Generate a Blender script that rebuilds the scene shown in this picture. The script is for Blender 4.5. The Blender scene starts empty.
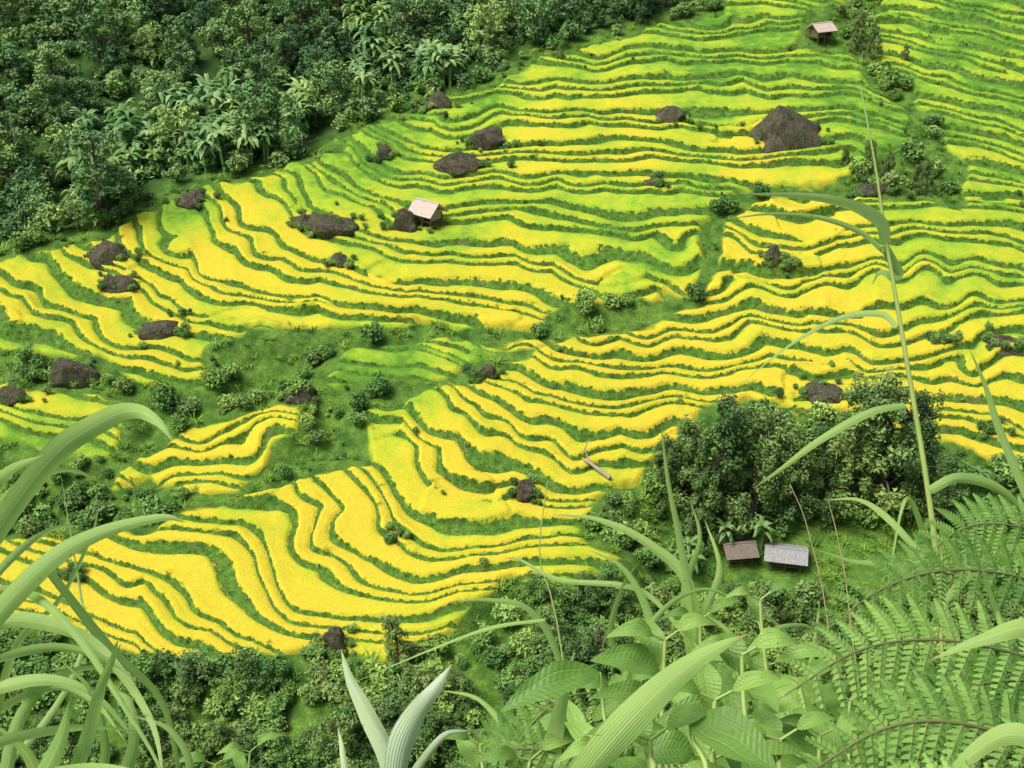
import bpy, math, numpy as np, time
from mathutils import Vector
T0=time.time()
rng=np.random.default_rng(7)
sc=bpy.context.scene
# ------------------------------------------------------------------ camera
CZ=90.0; F=1200.0; PITCH=math.radians(27)
fwd=np.array([0,math.cos(PITCH),-math.sin(PITCH)]); upv=np.array([0,math.sin(PITCH),math.cos(PITCH)]); rgt=np.array([1.,0,0])
cam_d=bpy.data.cameras.new("camera"); cam=bpy.data.objects.new("camera",cam_d); sc.collection.objects.link(cam)
cam.location=(0,0,CZ); cam.rotation_euler=(math.radians(90)-PITCH,0,0)
cam_d.sensor_width=36; cam_d.lens=36*F/1024; cam_d.clip_start=0.05; cam_d.clip_end=3000
sc.camera=cam
# ------------------------------------------------------------------ light
w=bpy.data.worlds.new("World"); sc.world=w; w.use_nodes=True
nt=w.node_tree; bg=nt.nodes["Background"]; sky=nt.nodes.new("ShaderNodeTexSky"); sky.sky_type='NISHITA'; sky.sun_disc=False
SE=math.radians(62); SA=math.radians(245)   # azimuth clockwise from +Y
sky.sun_elevation=SE; sky.sun_rotation=SA; sky.air_density=1.0; sky.dust_density=5.0; sky.ozone_density=0.3
nt.links.new(sky.outputs[0],bg.inputs[0]); bg.inputs[1].default_value=0.15
sd=bpy.data.lights.new("sun",'SUN'); sd.energy=3.9; sd.angle=math.radians(28); sd.color=(1,0.97,0.90)
so=bpy.data.objects.new("sun",sd); sc.collection.objects.link(so)
dirv=Vector((math.sin(SA)*math.cos(SE),math.cos(SA)*math.cos(SE),math.sin(SE)))
so.rotation_euler=dirv.to_track_quat('Z','Y').to_euler(); so.location=(0,-20,140)
sc.view_settings.view_transform='Standard'; sc.view_settings.look='None'; sc.view_settings.exposure=0
# ------------------------------------------------------------------ noise
tab=np.random.default_rng(3).random((256,256))
def vn(x,y,s=0):
    x=np.asarray(x)+s*17.3+500; y=np.asarray(y)+s*31.7+500
    xi=np.floor(x).astype(int); yi=np.floor(y).astype(int); fx=x-xi; fy=y-yi
    fx=fx*fx*(3-2*fx); fy=fy*fy*(3-2*fy)
    a=tab[xi%256,yi%256]; b=tab[(xi+1)%256,yi%256]; c=tab[xi%256,(yi+1)%256]; d=tab[(xi+1)%256,(yi+1)%256]
    return (a*(1-fx)+b*fx)*(1-fy)+(c*(1-fx)+d*fx)*fy*1.0-0.5
def fbm(x,y,s=0,o=3):
    r=0; a=1
    for i in range(o): r=r+a*vn(x*2**i,y*2**i,s+i*5); a*=0.5
    return r
def sstep(a,b,x):
    t=np.clip((x-a)/(b-a),0,1); return t*t*(3-2*t)
# ------------------------------------------------------------------ survey chart of the hillside
def project(x,y,z):
    zc=y*fwd[1]+z*fwd[2]; zc=np.maximum(zc,1.0)
    return 512+F*x/zc, 384-F*(y*upv[1]+z*upv[2])/zc
U0,U1,V0,V1,RS=-300,1324,-200,900,4
ru=np.arange(U0,U1+1,RS); rv=np.arange(V0,V1+1,RS); RU,RV=np.meshgrid(ru,rv)
def sdf(poly):
    P=np.array(poly,float); Q=np.roll(P,-1,0); d=np.full(RU.shape,1e9); ins=np.zeros(RU.shape,bool)
    for (x1,y1),(x2,y2) in zip(P,Q):
        dx,dy=x2-x1,y2-y1; L=dx*dx+dy*dy+1e-9
        t=np.clip(((RU-x1)*dx+(RV-y1)*dy)/L,0,1)
        d=np.minimum(d,np.hypot(RU-x1-t*dx,RV-y1-t*dy))
        if y1!=y2:
            c=((y1>RV)!=(y2>RV))&(RU<(x2-x1)*(RV-y1)/(y2-y1)+x1); ins^=c
    return np.where(ins,d,-d)
def samp(R,u,v):
    a=np.clip((u-U0)/RS,0,R.shape[1]-1.001); b=np.clip((v-V0)/RS,0,R.shape[0]-1.001)
    i=a.astype(int); j=b.astype(int); fa=a-i; fb=b-j
    return (R[j,i]*(1-fa)+R[j,i+1]*fa)*(1-fb)+(R[j+1,i]*(1-fa)+R[j+1,i+1]*fa)*fb
forest_poly=[(-300,275),(0,250),(60,240),(100,225),(160,190),(250,165),(330,138),(375,108),(425,90),(470,80),(530,50),(600,35),(700,5),(730,-30),(760,-200),(-300,-200)]
R1=[(-300,290),(0,262),(60,248),(110,236),(165,202),(205,187),(260,178),(335,152),(380,120),(430,112),(440,96),(480,90),(540,62),(600,46),(660,28),(720,14),(745,-20),(780,-200),
    (860,-200),(850,0),(800,20),(800,45),(850,60),(880,95),(915,120),(905,150),(860,165),(835,180),(770,190),(715,205),(700,225),(705,260),(690,298),(610,300),(570,305),(548,318),(550,331),(480,331),(420,325),(300,327),(250,333),(205,350),(205,388),(150,386),(100,362),(50,358),(0,346),(-300,330)]
R2=[(702,305),(716,270),(722,230),(750,205),(800,192),(850,205),(905,200),(960,205),(968,170),(945,150),(935,118),(890,78),(868,50),(885,0),(890,-200),(1324,-200),(1324,470),(1100,455),(990,460),(900,432),(840,412),(800,412),(750,398),(712,405),(690,440),(655,458),(640,480),(600,500),(572,530),(600,548),(620,560),(600,572),(540,585),(500,580),(480,600),(430,648),(390,662),(330,655),(260,652),(200,668),(100,645),(0,610),(-300,540),(-300,500),(0,540),(60,540),(150,530),(190,515),(245,498),(290,480),(340,472),(372,468),(362,425),(368,405),(405,412),(428,390),(480,380),(500,365),(560,345),(600,336),(650,328)]
R3=[(-300,370),(0,388),(60,392),(125,405),(118,452),(60,462),(0,440),(-300,430)]
R4=[(110,488),(140,460),(185,430),(250,412),(300,408),(298,430),(275,440),(262,470),(240,490),(200,500),(150,478)]
R5=[(320,388),(350,352),(420,340),(520,345),(560,335),(545,345),(490,362),(450,378),(400,385)]
forest=sdf(forest_poly)
RD=sdf(R1)
for p in (R2,R3,R4,R5): RD=np.maximum(RD,sdf(p))
ctrl=[(480,110,-22,10),(600,60,-15,9),(700,40,-5,9),(800,50,8,9),(850,90,15,9),(650,100,3,10),(750,110,0,10),(550,120,-5,10),(450,135,-10,10),(700,70,-2,9),
(650,150,4,11),(750,165,3,11),(550,155,2,10),(400,175,5,12),(340,175,15,13),(270,190,42,19),(240,220,55,22),(290,240,48,20),(330,280,12,13),(205,270,65,22),(165,260,38,16),(130,250,30,15),(300,215,52,18),
(400,240,5,12),(500,230,6,12),(600,220,4,12),(650,260,8,12),(500,270,8,12),(400,290,3,12),(300,310,3,13),(450,310,8,12),(550,300,12,13),(500,190,3,11),(600,190,2,11),(680,220,-5,11),
(50,290,50,28),(20,320,50,28),(100,310,50,26),(80,340,30,20),(150,330,35,16),(190,350,20,12),(230,330,5,12),(40,260,35,24),(10,350,20,14),(-80,300,45,26),
(30,400,5,13),(80,420,8,13),(60,450,10,13),(200,440,-25,14),(250,430,-60,18),(150,460,-20,14),
(400,360,-5,10),(300,360,0,12),(500,350,-10,11),(600,320,0,12),
(700,320,-18,13),(650,338,-8,14),(600,352,-2,14),(560,367,14,14),(520,385,36,17),(480,400,50,19),(440,420,58,21),(470,450,58,20),(520,430,42,17),(560,420,22,15),(620,400,5,14),(680,390,3,13),(620,440,10,14),(560,460,32,16),(530,500,22,15),(600,480,14,13),(400,450,66,21),(430,500,45,18),(385,500,74,23),(335,500,80,25),(300,530,82,26),(265,545,70,23),(290,490,80,25),(360,540,50,20),
(200,560,30,18),(120,570,22,16),(40,570,15,15),(100,610,22,16),(30,600,15,14),(180,620,48,24),(240,600,40,21),(330,580,25,16),(400,560,12,14),(480,550,4,13),(350,620,12,14),(450,590,0,12),(280,640,15,14),(420,620,8,13),(200,525,5,15),(570,555,0,12),(-100,560,15,15),
(740,250,32,12),(790,240,14,12),(850,230,-8,12),(900,215,0,11),(960,210,8,11),(1010,240,8,11),(735,310,-20,12),(800,300,-32,13),(850,280,-38,14),(900,270,-36,13),(950,290,-32,12),(1000,300,-15,12),(760,350,-8,12),(820,350,22,12),(870,350,32,13),(900,400,28,13),(960,380,22,13),(1000,420,20,13),(720,360,0,13),(760,390,10,13),(950,340,0,12),
(920,30,15,8),(980,40,15,9),(1000,100,15,10),(950,90,20,10),(1000,160,15,11),(960,160,12,11),(900,60,15,8),(870,150,10,11),(1100,100,15,10),(1100,300,0,12),(700,-50,0,9),(950,-50,10,9)]
GS=25; gu=np.arange(U0,U1+GS,GS); gv=np.arange(V0,V1+GS,GS); NU,NV=len(gu),len(gv); N=NU*NV
A=np.zeros((N,N)); B=np.zeros(N)
def add(idx,co,rhs,wt):
    idx=np.array(idx); co=np.array(co)*wt
    A[np.ix_(idx,idx)]+=np.outer(co,co); B[idx]+=co*rhs*wt
for (u,v,an,sp) in ctrl:
    a=(u-U0)/GS; b=(v-V0)/GS; i=int(a); j=int(b); fa=a-i; fb=b-j
    ix=[j*NU+i,j*NU+i+1,(j+1)*NU+i,(j+1)*NU+i+1]
    du=np.array([-(1-fb),(1-fb),-fb,fb]); dv=np.array([-(1-fa),-fa,(1-fa),fa])
    an=math.radians(an); d=(math.cos(an),math.sin(an)); n=(math.sin(an),-math.cos(an))
    add(ix,du*d[0]+dv*d[1],0,1.0); add(ix,du*n[0]+dv*n[1],GS/sp,1.0)
wr=0.12
for j in range(NV):
    for i in range(NU):
        k=j*NU+i
        if 0<i<NU-1: add([k-1,k,k+1],[1,-2,1],0,wr)
        if 0<j<NV-1: add([k-NU,k,k+NU],[1,-2,1],0,wr)
        if i<NU-1 and j<NV-1: add([k,k+1,k+NU,k+NU+1],[1,-1,-1,1],0,wr*1.4)
A[0,0]+=1; B[0]+=100
A+=np.eye(N)*1e-9
TG=np.linalg.solve(A,B).reshape(NV,NU); del A
print("solve",time.time()-T0)
def cr(t):
    return [(-t**3+2*t**2-t)/2,(3*t**3-5*t**2+2)/2,(-3*t**3+4*t**2+t)/2,(t**3-t**2)/2]
def Tsamp(u,v):
    a=np.clip((u-U0)/GS,1,NU-3.001); b=np.clip((v-V0)/GS,1,NV-3.001)
    i=a.astype(int); j=b.astype(int); wa=cr(a-i); wb=cr(b-j); r=0
    for q in range(4):
        for p in range(4): r=r+TG[j+q-1,i+p-1]*wa[p]*wb[q]
    return r
yec=[(600,50,.25),(700,40,.2),(800,60,.2),(850,100,.2),(500,90,.3),(600,110,.32),(700,110,.25),(560,150,.75),(650,150,.8),(750,157,.75),(450,180,.38),(550,210,.32),(620,230,.14),(450,230,.4),(700,190,.22),(400,260,.7),(300,250,.85),(240,220,.85),(500,260,.75),(600,270,.75),(650,245,.3),(400,300,.85),(300,320,.8),(500,320,.8),(40,290,.62),(100,330,.65),(20,330,.58),(150,280,.68),(200,270,.85),(200,350,.5),(40,420,.4),(80,440,.4),(200,450,.85),(270,430,.75),(350,365,.02),(400,360,.0),(480,355,.05),(480,400,.85),(550,380,.9),(650,350,1),(700,340,1),(440,460,1),(520,440,.95),(600,400,.9),(350,520,.95),(200,560,1),(100,580,1),(30,580,.9),(200,630,.8),(300,600,.9),(400,620,.75),(480,560,.8),(560,500,.75),(580,550,.35),(760,240,.85),(830,225,.95),(800,300,.9),(900,300,.6),(950,260,.42),(900,240,.52),(1000,290,.42),(960,370,.85),(870,350,.95),(1000,420,.8),(760,370,.9),(950,30,.14),(980,100,.2),(1000,170,.25),(900,70,.14),(880,130,.14),(940,220,.45),(330,180,.24),(200,200,.24),(390,150,.05)]
YE=np.zeros(RU.shape); W=np.zeros(RU.shape)
for (u,v,val) in yec:
    ww=1/((RU-u)**2+(RV-v)**2+150)**1.6; YE+=ww*val; W+=ww
YE/=W
# ------------------------------------------------------------------ terrain sheet
xs=np.concatenate([np.linspace(-700,-100,40)[:-1],np.linspace(-100,-2,430)[:-1],np.linspace(-2,102,460)[:-1],np.linspace(102,700,40)])
ys=np.concatenate([np.linspace(-300,-4,30)[:-1],np.linspace(-4,68,90)[:-1],np.linspace(68,215,900)[:-1],np.linspace(215,300,120)[:-1],np.linspace(300,1100,40)])
X,Y=np.meshgrid(xs,ys)
far=-66.5+0.335*(Y-87.6)
far=np.where(Y>300,4.65+0.3*(Y-300),far)
near=np.where(Y<0,-1.2-0.2*Y,np.where(Y<6,-1.2-1.12*Y,-7.92-1.7*(Y-6)))
u0,v0=project(X,Y,far)
f0=samp(forest,u0,v0); rd0=samp(RD,u0,v0)
infar=sstep(50,66,Y)
rel=1.8*fbm(X/45,Y/45,1)+0.7*fbm(X/14,Y/14,2)
rel=rel-6.0*sstep(0,60,f0)*(1-0.8*sstep(140,360,f0)) - 2.4*sstep(0,45,-rd0)*(1-sstep(-5,10,f0))*(v0<640)
k=4.0
Hh=np.maximum(near,far)+np.log1p(np.exp(-np.abs(near-far)/k))*k*(Y>20)
Hh=Hh+rel*infar+0.15*fbm(X/2,Y/2,4)*(1-infar)
Hh=np.where(Y<20,near+0.05*fbm(X/0.7,Y/0.7,4),Hh)
u,v=project(X,Y,Hh)
inforest=f0>0
rd=np.where(inforest,-np.abs(f0)-1,samp(RD,u,v))
rd=rd+10*fbm(X/3,Y/3,9)
rd=np.where((Y<60),-50,rd)
Tb=Tsamp(u,v)
calm=1-0.45*sstep(900,960,u)*(1-sstep(180,260,v))
Tt=Tb+calm*(1.4*vn(X/15,Y/12,10)+0.85*vn(X/8,Y/7,11)+1.15*(np.abs(vn(X/5.5,Y/6.5,15))-0.2)+0.40*vn(X/3.4,Y/3,12))+0.10*vn(X/1.3,Y/1.3,13)
Tt=Tt+0.30*np.sin(Tt*2.1+3*vn(X/25,Y/25,17))
ye=np.clip(samp(YE,u,v)+0.24*fbm(X/8,Y/5,14),0,1)
M=(fbm(X/13,Y/8,21,2)>0.33)
Hx=np.gradient(Hh,xs,axis=1); Hy=np.gradient(Hh,ys,axis=0); Tx=np.gradient(Tb,xs,axis=1); Ty=np.gradient(Tb,ys,axis=0)
Aa=np.clip((Hx*Tx+Hy*Ty)/(Tx**2+Ty**2+1e-4),0.35,1.2)*0.90
mask=sstep(0,4,rd)
wid=0.10*fbm(X/6,Y/4,44,2)
q1=Tt-np.floor(Tt); q2=2*(Tt/2-np.floor(Tt/2)); span=np.where(M,2.0,1.0); q=np.where(M,q2,q1); RF=0.16; r=span-RF
flat=np.where(q<r,0,(q-r)/RF)
off=Aa*(flat*span-q)+0.45*Aa*span
rice=sstep(0.0,0.05,q)*(1-sstep(-0.09,-0.02,q-r-wid))
Z=Hh+mask*(off*1.0+0.36*rice+0.06*fbm(X/0.6,Y/0.6,31,2)*rice+0.14*fbm(X/1.2,Y/1.2,35,2)*(1-rice))
Z=Z+(1-mask)*infar*0.6*fbm(X/2.2,Y/2.2,33,3)
Zw=Z+CZ
def mk_mesh(name,co,quads,mats,smooth=True,attrs=None):
    me=bpy.data.meshes.new(name); co=np.asarray(co,np.float32); me.vertices.add(len(co)); me.vertices.foreach_set("co",co.ravel())
    quads=np.asarray(quads,np.int32)
    n=len(quads); kk=quads.shape[1]
    me.loops.add(n*kk); me.loops.foreach_set("vertex_index",quads.ravel()); me.polygons.add(n)
    me.polygons.foreach_set("loop_start",np.arange(0,n*kk,kk,dtype=np.int32)); me.polygons.foreach_set("loop_total",np.full(n,kk,np.int32))
    for m in mats: me.materials.append(m)
    me.polygons.foreach_set("use_smooth",np.full(n,smooth,bool))
    me.update(calc_edges=True)
    for kx,val in (attrs or {}).items():
        a=me.attributes.new(kx,'FLOAT','POINT'); a.data.foreach_set("value",np.asarray(val,np.float32).ravel())
    return me
# node helper
class NT:
    def __init__(s,name):
        s.m=bpy.data.materials.new(name); s.m.use_nodes=True; s.t=s.m.node_tree; s.t.nodes.clear(); s.out=s.t.nodes.new("ShaderNodeOutputMaterial")
    def n(s,ty,**kw):
        x=s.t.nodes.new(ty)
        for a,b in kw.items(): setattr(x,a,b)
        return x
    def l(s,a,b): s.t.links.new(a,b)
    def math(s,op,a,b=None,c=None):
        x=s.n("ShaderNodeMath",operation=op)
        for i,v_ in enumerate((a,b,c)):
            if v_ is None: continue
            if isinstance(v_,(int,float)): x.inputs[i].default_value=v_
            else: s.l(v_,x.inputs[i])
        return x.outputs[0]
    def mix(s,f,a,b,bt='MIX'):
        x=s.n("ShaderNodeMix",data_type='RGBA',blend_type=bt)
        for sock,v_ in ((x.inputs[0],f),(x.inputs[6],a),(x.inputs[7],b)):
            if isinstance(v_,(int,float)): sock.default_value=v_
            elif isinstance(v_,tuple): sock.default_value=(*v_,1)
            else: s.l(v_,sock)
        return x.outputs[2]
    def attr(s,nm): return s.n("ShaderNodeAttribute",attribute_name=nm).outputs["Fac"]
    def pos(s): return s.n("ShaderNodeNewGeometry").outputs["Position"]
    def noise(s,vec,scale,detail=3,rough=0.55):
        x=s.n("ShaderNodeTexNoise"); x.inputs["Scale"].default_value=scale; x.inputs["Detail"].default_value=detail; x.inputs["Roughness"].default_value=rough
        s.l(vec,x.inputs["Vector"]); return x.outputs["Fac"]
    def mr(s,v_,a,b,c=0,d=1,sm=False):
        x=s.n("ShaderNodeMapRange"); 
        if sm: x.interpolation_type='SMOOTHSTEP'
        s.l(v_,x.inputs[0])
        for i,z in zip((1,2,3,4),(a,b,c,d)): x.inputs[i].default_value=z
        return x.outputs[0]
    def bsdf(s,col,rough=0.7,transl=0,bump=None,bs=0.5,bd=0.05,tcol=None,spec=0.3):
        p=s.n("ShaderNodeBsdfPrincipled"); 
        if isinstance(col,tuple): p.inputs["Base Color"].default_value=(*col,1)
        else: s.l(col,p.inputs["Base Color"])
        p.inputs["Roughness"].default_value=rough; p.inputs["Specular IOR Level"].default_value=spec
        if bump is not None:
            b=s.n("ShaderNodeBump"); b.inputs["Strength"].default_value=bs; b.inputs["Distance"].default_value=bd; s.l(bump,b.inputs["Height"]); s.l(b.outputs[0],p.inputs["Normal"])
        o=p.outputs[0]
        if transl>0:
            tr=s.n("ShaderNodeBsdfTranslucent")
            if isinstance(col,tuple): tr.inputs[0].default_value=(*col,1)
            else: s.l(tcol or col,tr.inputs[0])
            mx=s.n("ShaderNodeMixShader"); mx.inputs[0].default_value=transl; s.l(o,mx.inputs[1]); s.l(tr.outputs[0],mx.inputs[2]); o=mx.outputs[0]
        s.l(o,s.out.inputs[0]); return s.m
def terrain_mat():
    s=NT("terraced_hillside"); P=s.pos(); T=s.attr("T"); Mm=s.math('GREATER_THAN',s.attr("M"),0.5); rdn=s.attr("rd"); yel=s.attr("ye")
    n16=s.noise(P,1.6,3); n07=s.noise(P,0.7,4,0.6); n5=s.noise(P,5,2,0.7)
    jit=s.math('MULTIPLY',s.math('SUBTRACT',n16,0.5),0.18)
    Tj=s.math('ADD',T,jit)
    q1=s.math('FRACT',Tj); q2=s.math('MULTIPLY',s.math('FRACT',s.math('MULTIPLY',Tj,0.5)),2)
    q2b=s.math('SUBTRACT',q2,1)
    q=s.math('ADD',s.math('MULTIPLY',Mm,q2b),s.math('MULTIPLY',s.math('SUBTRACT',1,Mm),q1))
    qr=s.math('SUBTRACT',q,s.attr("wid"))
    ris=s.mr(qr,0.77,0.82,0,1,True)
    qf=s.math('ADD',s.math('MULTIPLY',Mm,q2),s.math('MULTIPLY',s.math('SUBTRACT',1,Mm),q1))
    fr=s.mr(qf,0.0,0.03,1,0,True)
    edge=s.math('MAXIMUM',ris,fr)
    # every paddy ripens at its own pace: a soft random value per terrace, drifting along it
    fl=s.math('FLOOR',Tj); sx=s.n("ShaderNodeSeparateXYZ"); s.l(P,sx.inputs[0])
    cb=s.n("ShaderNodeCombineXYZ"); s.l(s.math('MULTIPLY',fl,7.31),cb.inputs[0]); s.l(s.math('MULTIPLY',sx.outputs[0],0.09),cb.inputs[1])
    cv=s.mr(s.noise(cb.outputs[0],1.0,1,0.5),0.3,0.7)
    yv=s.math('ADD',yel,s.math('MULTIPLY',s.math('SUBTRACT',cv,0.5),0.45))
    yv=s.math('ADD',yv,s.math('MULTIPLY',s.math('SUBTRACT',n07,0.5),0.85))
    yv=s.math('SUBTRACT',yv,s.mr(qr,0.55,0.78,0,0.3))
    rp=s.n("ShaderNodeValToRGB"); s.l(yv,rp.inputs[0]); e=rp.color_ramp.elements
    e[0].position=0.0; e[0].color=(0.10,0.25,0.028,1); e[1].position=1.0; e[1].color=(0.62,0.495,0.04,1)
    for p_,c_ in ((0.25,(0.26,0.42,0.034,1)),(0.5,(0.43,0.48,0.034,1)),(0.75,(0.56,0.495,0.036,1))):
        x=e.new(p_); x.color=c_
    mpn=s.n("ShaderNodeMapping"); s.l(P,mpn.inputs[0]); mpn.inputs["Scale"].default_value=(1,1,0.35)
    fine=s.noise(mpn.outputs[0],5.5,3,0.7)
    ricec=s.mix(1.0,rp.outputs[0],s.mix(s.mr(fine,0.32,0.68),(0.74,0.80,0.75),(1.08,1.05,1.0)),'MULTIPLY')
    rc=s.mix(s.mr(n16,0.3,0.7),(0.04,0.12,0.018),(0.17,0.32,0.04))
    rc=s.mix(s.mr(n5,0.35,0.7),s.mix(0.6,rc,(0.02,0.055,0.012)),rc)
    soil=s.mr(n07,0.57,0.67)
    rc=s.mix(s.math('MULTIPLY',soil,0.45),rc,(0.15,0.12,0.06))
    terr=s.mix(edge,ricec,rc)
    gn=s.noise(P,0.5,4,0.65)
    g=s.mix(s.mr(gn,0.35,0.65),(0.045,0.12,0.018),(0.17,0.31,0.045))
    g=s.mix(s.mr(n5,0.35,0.7),s.mix(0.6,g,(0.02,0.055,0.01)),g)
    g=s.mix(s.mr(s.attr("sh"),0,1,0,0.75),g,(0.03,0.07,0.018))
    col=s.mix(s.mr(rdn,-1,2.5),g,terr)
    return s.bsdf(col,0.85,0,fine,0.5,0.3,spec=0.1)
ny,nx=X.shape
idx=np.arange(nx*ny).reshape(ny,nx)
quads=np.stack([idx[:-1,:-1],idx[:-1,1:],idx[1:,1:],idx[1:,:-1]],-1).reshape(-1,4)
co=np.stack([X,Y,Zw],-1).reshape(-1,3)
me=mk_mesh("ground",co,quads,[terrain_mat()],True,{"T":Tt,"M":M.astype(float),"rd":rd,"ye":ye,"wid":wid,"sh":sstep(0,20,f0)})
ground=bpy.data.objects.new("terraced_hillside_terrain",me); sc.collection.objects.link(ground)
print("terrain",time.time()-T0,len(co))
def gz(x,y):
    x=np.asarray(x,float); y=np.asarray(y,float)
    i=np.clip(np.searchsorted(xs,x)-1,0,nx-2); j=np.clip(np.searchsorted(ys,y)-1,0,ny-2)
    a=np.clip((x-xs[i])/(xs[i+1]-xs[i]),0,1); b=np.clip((y-ys[j])/(ys[j+1]-ys[j]),0,1)
    return (Zw[j,i]*(1-a)+Zw[j,i+1]*a)*(1-b)+(Zw[j+1,i]*(1-a)+Zw[j+1,i+1]*a)*b
def gval(Fd,x,y):
    i=np.clip(np.searchsorted(xs,x)-1,0,nx-2); j=np.clip(np.searchsorted(ys,y)-1,0,ny-2); return Fd[j,i]
def stand(uu,vv):   # point on the hillside seen along a survey bearing
    d=np.linspace(60,330,5400); p=np.outer(d,fwd+rgt*(uu-512)/F+upv*(384-vv)/F)
    h=gz(p[:,0],p[:,1]); k_=np.argmax(p[:,2]+CZ<h); return np.array([p[k_,0],p[k_,1],h[k_]]),d[k_]
# ------------------------------------------------------------------ mesh builder
class MB:
    def __init__(s): s.v=[];s.f=[];s.m=[];s.tint=[];s.ac=[];s.al=[];s.n=0
    def add(s,v,f,m=0,tint=0.5,ac=0,al=0):
        v=np.asarray(v,float).reshape(-1,3); f=np.asarray(f,int); k_=len(v)
        if f.shape[1]==3: f=np.hstack([f,f[:,2:3]])
        s.v.append(v); s.f.append(f+s.n); s.m.append(np.full(len(f),m)); 
        for L,a in ((s.tint,tint),(s.ac,ac),(s.al,al)): L.append(np.broadcast_to(np.asarray(a,float),(k_,)).copy())
        s.n+=k_
    def tube(s,pts,rad,ns=7,m=0,tint=0.5):
        pts=np.asarray(pts,float); rad=np.broadcast_to(np.asarray(rad,float),(len(pts),)); V=[]
        for i,p in enumerate(pts):
            t=pts[min(i+1,len(pts)-1)]-pts[max(i-1,0)]; t/=np.linalg.norm(t)+1e-9
            a=np.cross(t,[0.13,0.9,0.2]); a/=np.linalg.norm(a)+1e-9; b=np.cross(t,a)
            an=np.arange(ns)*2*math.pi/ns
            V.append(p+rad[i]*(np.outer(np.cos(an),a)+np.outer(np.sin(an),b)))
        V=np.concatenate(V); f=[]
        for i in range(len(pts)-1):
            for j in range(ns): f.append([i*ns+j,i*ns+(j+1)%ns,(i+1)*ns+(j+1)%ns,(i+1)*ns+j])
        s.add(V,f,m,tint)
    def mesh(s,name,mats,smooth=False):
        v=np.concatenate(s.v); f=np.concatenate(s.f); m=np.concatenate(s.m)
        me=bpy.data.meshes.new(name)
        tri=f[:,2]==f[:,3]; cnt=np.where(tri,3,4); fl=f.ravel(); keep=np.ones(len(f)*4,bool); keep[3::4]=~tri
        fl=fl[keep]; me.vertices.add(len(v)); me.vertices.foreach_set("co",v.astype(np.float32).ravel())
        me.loops.add(len(fl)); me.loops.foreach_set("vertex_index",fl.astype(np.int32)); me.polygons.add(len(f))
        me.polygons.foreach_set("loop_start",np.concatenate([[0],np.cumsum(cnt)[:-1]]).astype(np.int32)); me.polygons.foreach_set("loop_total",cnt.astype(np.int32))
        for q_ in mats: me.materials.append(q_)
        me.polygons.foreach_set("material_index",m.astype(np.int32)); me.polygons.foreach_set("use_smooth",np.full(len(f),smooth,bool)); me.update(calc_edges=True)
        for nm,L in (("tint",s.tint),("ac",s.ac),("al",s.al)):
            a=me.attributes.new(nm,'FLOAT','POINT'); a.data.foreach_set("value",np.concatenate(L).astype(np.float32))
        return me
def unit(a): return a/(np.linalg.norm(a,axis=-1,keepdims=True)+1e-9)
def leaves(mb,c,nrm,size,r,m=1,tint=None,asp=0.5):
    n=len(c); a=unit(np.cross(nrm,r.normal(size=(n,3)))); b=np.cross(nrm,a); s_=size*(0.6+0.8*r.random(n))[:,None]
    V=np.stack([c-a*s_,c+b*s_*asp+nrm*s_*0.12,c+a*s_,c-b*s_*asp+nrm*s_*0.12],1).reshape(-1,3)
    f=np.arange(4*n).reshape(n,4); t=r.random(n) if tint is None else tint
    mb.add(V,f,m,np.repeat(t,4))
# ------------------------------------------------------------------ plant materials
def foliage_mat(name,c0,c1,c2,tr=0.0,rough=0.65):
    s=NT(name); t=s.attr("tint"); oi=s.n("ShaderNodeObjectInfo").outputs["Random"]
    rp=s.n("ShaderNodeValToRGB"); s.l(s.math('ADD',s.math('MULTIPLY',t,0.45),s.math('MULTIPLY',oi,0.55)),rp.inputs[0]); e=rp.color_ramp.elements
    e[0].position=0.1; e[0].color=(*c0,1); e[1].position=0.9; e[1].color=(*c2,1); x=e.new(0.5); x.color=(*c1,1)
    n_=s.noise(s.pos(),0.12,2); col=s.mix(1.0,rp.outputs[0],s.mix(s.mr(n_,0.35,0.65),(0.65,0.78,0.8),(1.3,1.15,1.0)),'MULTIPLY')
    return s.bsdf(col,rough,tr,spec=0.2)
def bark_mat(name,c):
    s=NT(name); n_=s.noise(s.pos(),9,2); return s.bsdf(s.mix(n_,tuple(x*0.5 for x in c),tuple(x*1.4 for x in c)),0.9)
M_bark=bark_mat("bark",(0.12,0.10,0.07))
M_forest=foliage_mat("forest_foliage",(0.055,0.13,0.05),(0.14,0.27,0.09),(0.30,0.46,0.14))
M_shrub=foliage_mat("shrub_foliage",(0.055,0.14,0.034),(0.14,0.28,0.06),(0.28,0.45,0.11))
M_dark=foliage_mat("dark_tree_foliage",(0.055,0.12,0.036),(0.125,0.22,0.06),(0.24,0.36,0.11))
M_banana=foliage_mat("banana_foliage",(0.12,0.25,0.07),(0.22,0.38,0.13),(0.38,0.54,0.23),0.25,0.5)
M_riceg=foliage_mat("grass_tuft_foliage",(0.07,0.18,0.02),(0.15,0.30,0.04),(0.25,0.42,0.05))
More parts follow.
